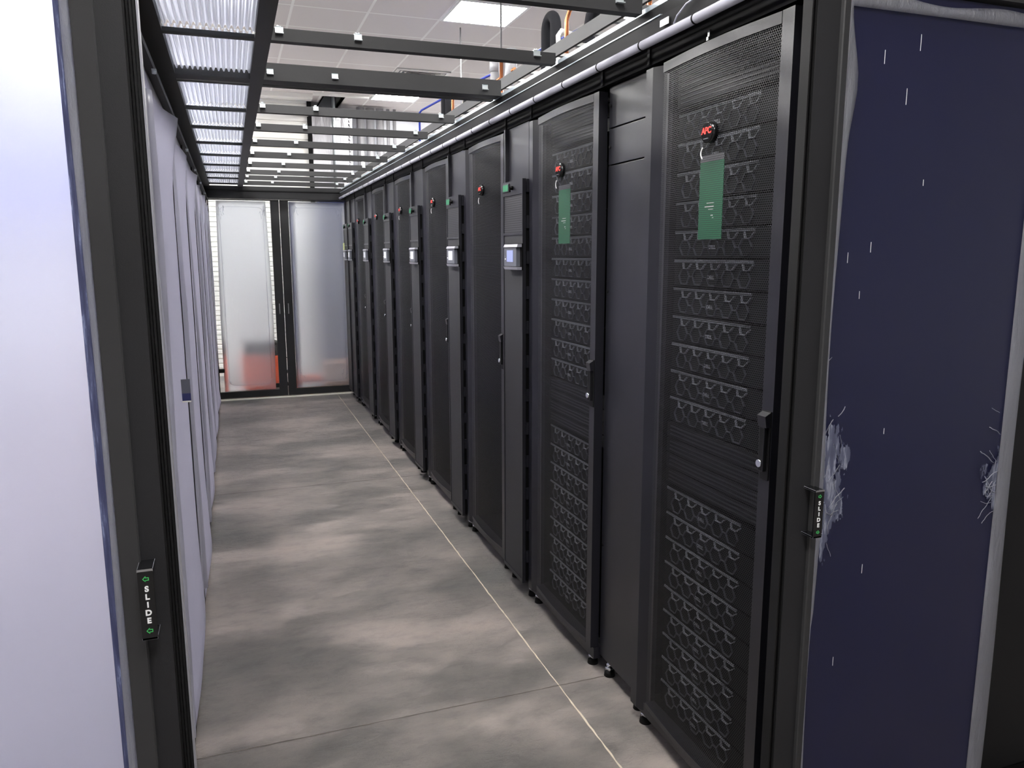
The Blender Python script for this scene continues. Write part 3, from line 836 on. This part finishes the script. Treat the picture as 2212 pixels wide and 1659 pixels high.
# ---- right door
t = thing('sliding_door', 'right sliding door with SLIDE handle and dark navy film panel', 'sliding door', (0, YD, 0))
m = MB(); m.box(1.012, 1.062, .003, .034, .03, 2.06, 'frame_in'); m.build('stile', t)
m = MB(); m.prism([(1.062, .03), (1.062, -.004), (1.064, -.006), (1.083, .002), (1.083, .03)], 'z', .03, 2.06, 'frame'); m.build('stile_flange', t)
m = MB()
for k in range(3): m.box(1.0005 + k * .0042, 1.003 + k * .0042, .005 + (k % 2) * .004, .030, .03, 2.06, 'rubber')
m.build('brush_seal', t)
MB().box(1.083, 1.627, .014, .018, .03, 1.90, 'navyfilm').build('film_panel', t)
def fe2(u, v):
    w_ = .013 + .004 * math.sin(17 * v) + .020 * math.exp(-((v - .91) / .045) ** 2) - .004 * (v < .35)
    return (1.083 + w_ * u, .006 - .004 * math.sin(PI * u) + .003 * u, .03 + 1.875 * v)
m = MB(); m.sheet(fe2, 5, 60, 'film_loose', (0, .001, 0)); m.build('film_edge', t)
def fe3(u, v):
    return (1.583 + (.045 + .004 * math.sin(9 * v)) * u, .010 - .004 * math.sin(PI * u), .03 + 1.86 * v)
m = MB(); m.sheet(fe3, 5, 60, 'film_loose', (0, .001, 0)); m.build('film_edge', t)
def fe4(u, v):
    return (1.083 + .54 * u, .008 - .004 * math.sin(PI * v) , 1.863 + (.024 + .005 * math.sin(11 * u)) * v)
m = MB(); m.sheet(fe4, 40, 4, 'film_loose', (0, .001, 0)); m.build('film_edge', t)
MB().box(1.04, 2.1, .0, .034, 1.905, 1.99, 'frame').build('top_rail', t)
h = pull(t, 1.0565, .914, .098, .003, .034)
text_mesh('lettering', 'S\nL\nI\nD\nE', .0108, 'letter', h, face_minus_y(1.0565, -.0315, .914), .0003, 1.05, .0004)
m = MB(); arrow(m, 1.0565, -.0312, .9505, .0036, 1); arrow(m, 1.0565, -.0312, .8775, .0036, 1); m.build('arrows', h)
# wrinkles of the peeled film
rd = random.Random(5); m = MB()
def wisp(mb, x, z, L, ang, r=.0011):
    pts = []; a = ang
    for k in range(9):
        pts.append((x, .0095, z)); x += L / 8 * math.cos(a); z += L / 8 * math.sin(a); a += rd.uniform(-.35, .35)
    mb.path(pts, r, 'film_loose', 5)
for k in range(22):
    z = rd.gauss(.97, .10); x = 1.09 + rd.random() ** 1.2 * .085 * max(.2, 1 - abs(z - 1.0) / .28)
    wisp(m, x, z, rd.uniform(.02, .07), rd.choice((PI / 2, -PI / 2)) + rd.uniform(-.9, .5), rd.uniform(.0004, .0010))
for k in range(14):
    z = rd.gauss(.93, .045); x = 1.585 - rd.random() * .02
    wisp(m, x, z, rd.uniform(.02, .065), PI + rd.uniform(-.9, .9), rd.uniform(.0005, .0011))
m.build('film_wrinkles', t)
def torn(name, x_edge, sgn, zc, hz, wx):
    """patch of lifted film with torn, branching edges (holes cut by noise)"""
    m_, nt, out = new_mat(name)
    co = objco(nt); sep = N(nt, 'SeparateXYZ'); nt.links.new(co, sep.inputs[0])
    dx = mth(nt, 'DIVIDE', mth(nt, 'MULTIPLY', mth(nt, 'SUBTRACT', sep.outputs['X'], x_edge), sgn), wx)
    dz = mth(nt, 'DIVIDE', mth(nt, 'SUBTRACT', sep.outputs['Z'], zc), hz)
    fall = mth(nt, 'ADD', mth(nt, 'POWER', mth(nt, 'ABSOLUTE', dx), 1.6), mth(nt, 'MULTIPLY', dz, dz))
    n1 = noise(nt, mapping(nt, co, (42, 1, 16)), 1, 5, .65)
    cut = mth(nt, 'GREATER_THAN', mth(nt, 'MULTIPLY_ADD', mth(nt, 'SUBTRACT', n1, .5), 3.2, .62), fall)
    n2 = noise(nt, mapping(nt, co, (70, 1, 9)), 1, 4, .6)
    fold = ramp(nt, n2, [(.40, rgb(88, 92, 114)), (.52, rgb(104, 108, 130)), (.58, rgb(170, 174, 190)), (.63, rgb(98, 102, 124))])
    p = P(nt, (1, 1, 1), .35, 0, .4, **{'Alpha': .8}); nt.links.new(fold, p.inputs['Base Color'])
    tr = nt.nodes.new('ShaderNodeBsdfTransparent'); x_ = nt.nodes.new('ShaderNodeMixShader')
    nt.links.new(cut, x_.inputs[0]); nt.links.new(tr.outputs[0], x_.inputs[1]); nt.links.new(p.outputs[0], x_.inputs[2])
    nt.links.new(x_.outputs[0], out.inputs[0]); M[name] = m_
    q = MB(); q.sheet(lambda u, v: (x_edge + sgn * 1.5 * wx * u, .0115 - .003 * math.sin(PI * u) * math.sin(7 * v) ** 2, zc + 1.4 * hz * (2 * v - 1)), 8, 16, name)
    q.build('torn_film', t)
torn('torn_film_inner', 1.090, 1, .955, .17, .085)
torn('torn_film_outer', 1.592, -1, .925, .085, .060)
m = MB()
for x, z, L in ((1.18, 1.77, .025), (1.265, 1.80, .03), (1.24, 1.70, .03), (1.30, 1.55, .012), (1.18, 1.42, .02), (1.125, 1.40, .02), (1.16, 1.33, .015), (1.25, 1.05, .012), (1.22, .75, .02), (1.16, .55, .02)):
    m.box(x, x + .0009, .0134, .014, z, z + L, 'letter')
m.build('scratches', t)
# jamb between right door and first rack
t = thing('door_jamb', 'slim grey vertical jamb between the right sliding door and the nearest rack', 'jamb', (1.06, 1.27, 0))
MB().box(0, .05, 0, .019, 0, 2.035, 'rack').build('post', t)
MB().box(.006, .05, -.022, 0, 0, 2.035, 'rubber').box(.03, .05, .019, .062, .06, 1.97, 'black').build('seal', t)
t = thing('end_panel', 'large black side panel closing the end of the rack row', 'side panel', (1.60, 1.335, 0))
MB().box(-.48, .56, 0, .010, .05, 1.97, 'rack_dark').build('panel', t)
MB().box(-.48, .56, -.004, .012, .0, .05, 'black').build('kick_strip', t)
# ================================================================= ABOVE THE RACKS
t = thing('cable_ladder', 'grey cable ladder with white rungs running above the racks', 'cable ladder', (1.27, 0, 2.195))
MB().box(0, .012, .8, 9.0, 0, .050, 'frame').build('rail', t)
MB().box(.30, .312, .8, 9.0, 0, .050, 'frame').build('rail', t)
y = .9; k = 0
while y < 8.9:
    MB().box(.012, .30, y, y + .022, .002, .014, 'white').build('rung', t); y += .163; k += 1
def bend(cx, cy, z0, zt, r):
    pts = [(cx, cy - r, z0), (cx, cy - r, zt - r)]
    pts += [(cx, cy - r * math.cos(PI * k / 10), zt - r + r * math.sin(PI * k / 10)) for k in range(1, 10)]
    pts += [(cx, cy + r, zt - r), (cx, cy + r, z0 + .02)]
    return pts
XP = 1.62
for i, (y, kind) in enumerate(((3.92, 0), (4.82, 1), (5.99, 0), (3.05, 1))):
    lab = ['black foam-lagged pipe loop with a copper pipe above the second row cooler', 'grey wrapped pipes and copper pipe above the third row cooler',
           'black foam-lagged pipe loop above the far row coolers', 'pipes standing above the nearest row cooler, behind the first crossbars'][i]
    t = thing('coolant_pipes', lab, 'pipes', (0, y, 0), 'cooling pipes on top of the racks')
    pm = 'foam' if kind == 0 else 'foilpipe'
    if kind == 0:
        MB().path([(XP + a, b_, c) for a, b_, c in [(p[0], p[1], p[2]) for p in bend(0, .0, 1.96, 2.615, .062)]], .028, pm, 16).build('lagged_loop', t)
        MB().path([(XP, -.10, 1.96), (XP, -.10, 2.44), (XP + .0, -.095, 2.50), (XP + .02, -.08, 2.53), (XP + .10, -.04, 2.53)], .012, 'white', 10).build('white_cable', t) if i == 0 else None
        MB().path([(XP - .02, -.245, 1.96), (XP - .02, -.245, 2.53), (XP - .01, -.26, 2.575), (XP, -.29, 2.59), (XP, -.42, 2.575), (XP + .01, -.50, 2.565), (XP + .02, -.56, 2.60)], .011, 'copper', 12).build('copper_pipe', t)
        MB().path([(XP + .06, -.33, 1.96), (XP + .06, -.33, 2.46), (XP + .06, -.36, 2.53), (XP + .06, -.42, 2.555), (XP + .06, -.66, 2.55)], .030, pm, 16).build('lagged_pipe', t)
        m = MB(); m.cyl((XP - .05, -.11), .022, 'z', 2.30, 2.36, 'zinc', 12); m.cyl((XP - .05, -.155), .008, 'z', 2.30, 2.365, 'zinc', 8); m.build('valve', t)
    else:
        m = MB(); m.cyl((XP, 0), .032, 'z', 1.96, 2.60, pm, 16); m.cyl((XP, 0), .037, 'z', 2.53, 2.60, pm, 16)
        m.build('wrapped_pipe', t)
        MB().path([(XP, -.17, 2.60), (XP, -.17, 2.50), (XP, -.19, 2.44), (XP, -.23, 2.42), (XP, -.27, 2.44), (XP, -.29, 2.50), (XP, -.29, 2.60)], .034, pm, 16).build('wrapped_bend', t)
        MB().path([(XP - .03, -.20, 1.96), (XP - .03, -.20, 2.62)], .011, 'copper', 12).build('copper_pipe', t)
        m = MB(); m.path([(XP, .12, 2.43), (XP, .10, 2.465), (XP, .06, 2.475), (XP, -.35, 2.475)], .011, 'copper', 10); m.build('copper_pipe', t)
for i, (x, y) in enumerate(((1.84, 4.20), (1.84, 5.35), (1.84, 6.35))):
    t = thing('threaded_rod', 'thin steel rod hanging from the ceiling above the racks, %s from the front' % ORD[i], 'rod', (x, y, 0), 'hanger rods above the racks')
    MB().cyl((0, 0), .006, 'z', 2.20, ZC, 'steel', 8).build('rod', t)
    MB().box(-.16, .02, -.012, .012, 2.18, 2.20, 'steel').build('hanger_foot', t)
t = thing('blue_cable', 'blue cable looped between the pipes above the racks', 'cable', (0, 0, 0))
MB().path([(1.62, 6.9, 2.1), (1.62, 6.9, 2.62), (1.63, 6.86, 2.64), (1.70, 6.0, 2.64), (1.78, 5.0, 2.62), (1.76, 3.2, 2.52), (1.76, 2.4, 2.48)], .009, 'blue', 8).build('cable', t)

t = thing('air_duct', 'pale blue air duct along the far wall, blurred through the film panels', 'duct', (-2.3, 9.3, 2.3))
MB().box(-1.8, 1.75, -.2, .2, 0, .42, 'paleblue', .01).build('duct', t)
for k in range(5): MB().box(-1.5 + k * .75, -1.46 + k * .75, -.21, .21, -.01, .43, 'steelgrey').build('flange', t)
# far end: foil ducts, wall box
t = thing('foil_duct', 'broad flat foil-clad duct standing by the far wall', 'duct', (1.20, 9.98, 0))
MB().box(-.20, .28, -.12, .12, 0, ZC - .06, 'foil', .004).build('duct', t)
m = MB()
for k in range(70): m.cyl((.245, -.125), .012, 'z', .1 + k * .043, .125 + k * .043, 'foil', 8)
m.build('seam_beads', t)
for i, x in enumerate((1.60, 1.72, 1.84, 1.94, 2.02)):
    r = (.050, .050, .048, .022, .022)[i]
    tag(MB().cyl((x, 9.97), r, 'z', 0, ZC - .02, 'foil', 20).build('foil_pipe'), 'shiny foil-wrapped vertical pipe by the far wall, %s from the broad duct' % ORD[i], 'pipe', 'foil pipes at the far wall')
t = thing('hanging_conduit', 'speckled flexible conduit dropping through the ceiling opening', 'conduit', (1.25, 9.78, 0))
MB().path([(0, 0, 2.0), (0, 0, ZC + .45)], .022, 'zinc', 10).build('conduit', t)
t = thing('wall_box', 'small white junction box at the end of the cream cladding', 'box', (.88, 9.57, 2.98))
MB().box(-.10, .06, -.02, .05, 0, .09, 'white', .004).build('box', t)

# ================================================================= THINGS BEYOND THE END DOORS
def machine(x, y, s, label):
    t = thing('site_vacuum', label, 'vacuum cleaner', (x, y, 0), 'orange equipment by the far wall')
    m = MB(); m.box(-.20 * s, .20 * s, -.15 * s, .15 * s, .06 * s, .36 * s, 'orange', .03 * s); m.build('body', t)
    m = MB(); m.box(-.18 * s, .18 * s, -.14 * s, .14 * s, .36 * s, .50 * s, 'black', .03 * s); m.build('lid', t)
    for a in (-.15, .15):
        MB().cyl((-.14 * s if 0 else 0, 0), .001, 'z', 0, .001, 'black', 8)
        MB().cyl((0, .07 * s), .07 * s, 'x', a * s - .02 * s, a * s + .02 * s, 'black', 20).build('wheel', t)
    MB().path([(.20 * s, -.10 * s, .30 * s), (.26 * s, -.14 * s, .34 * s), (.27 * s, -.14 * s, .22 * s), (.22 * s, -.12 * s, .12 * s), (.26 * s, -.10 * s, .03 * s)], .010, 'black', 8).build('cord', t)
machine(.25, 8.62, 1.0, 'orange and black site machine standing behind the left end door')
machine(-.66, 9.25, .85, 'orange and black site machine behind the film panels on the left')
t = thing('navy_cabinet', 'tall navy cabinet blurred behind the right end door', 'cabinet', (1.10, 8.62, 0))
MB().box(-.19, .14, -.12, .16, .0, 1.97, 'navy', .004).build('body', t)
MB().box(-.185, .135, -.128, -.12, .06, 1.9, 'navy').build('door', t)
for i, (x, y, w_, h_, mt, lab) in enumerate(((.72, 8.42, .26, .12, 'orange', 'low orange crate on the floor behind the right end door'), (1.00, 8.34, .24, .28, 'carton', 'brown cardboard box in front of the navy cabinet'))):
    t = thing('crate' if i == 0 else 'cardboard_box', lab, 'box', (x, y, 0))
    MB().box(-w_ / 2, w_ / 2, -.1, .1, 0, h_, mt, .004).build('body', t)
    MB().box(-w_ / 2, w_ / 2, -.102, .102, h_, h_ + .006, mt, .002).build('lid', t)
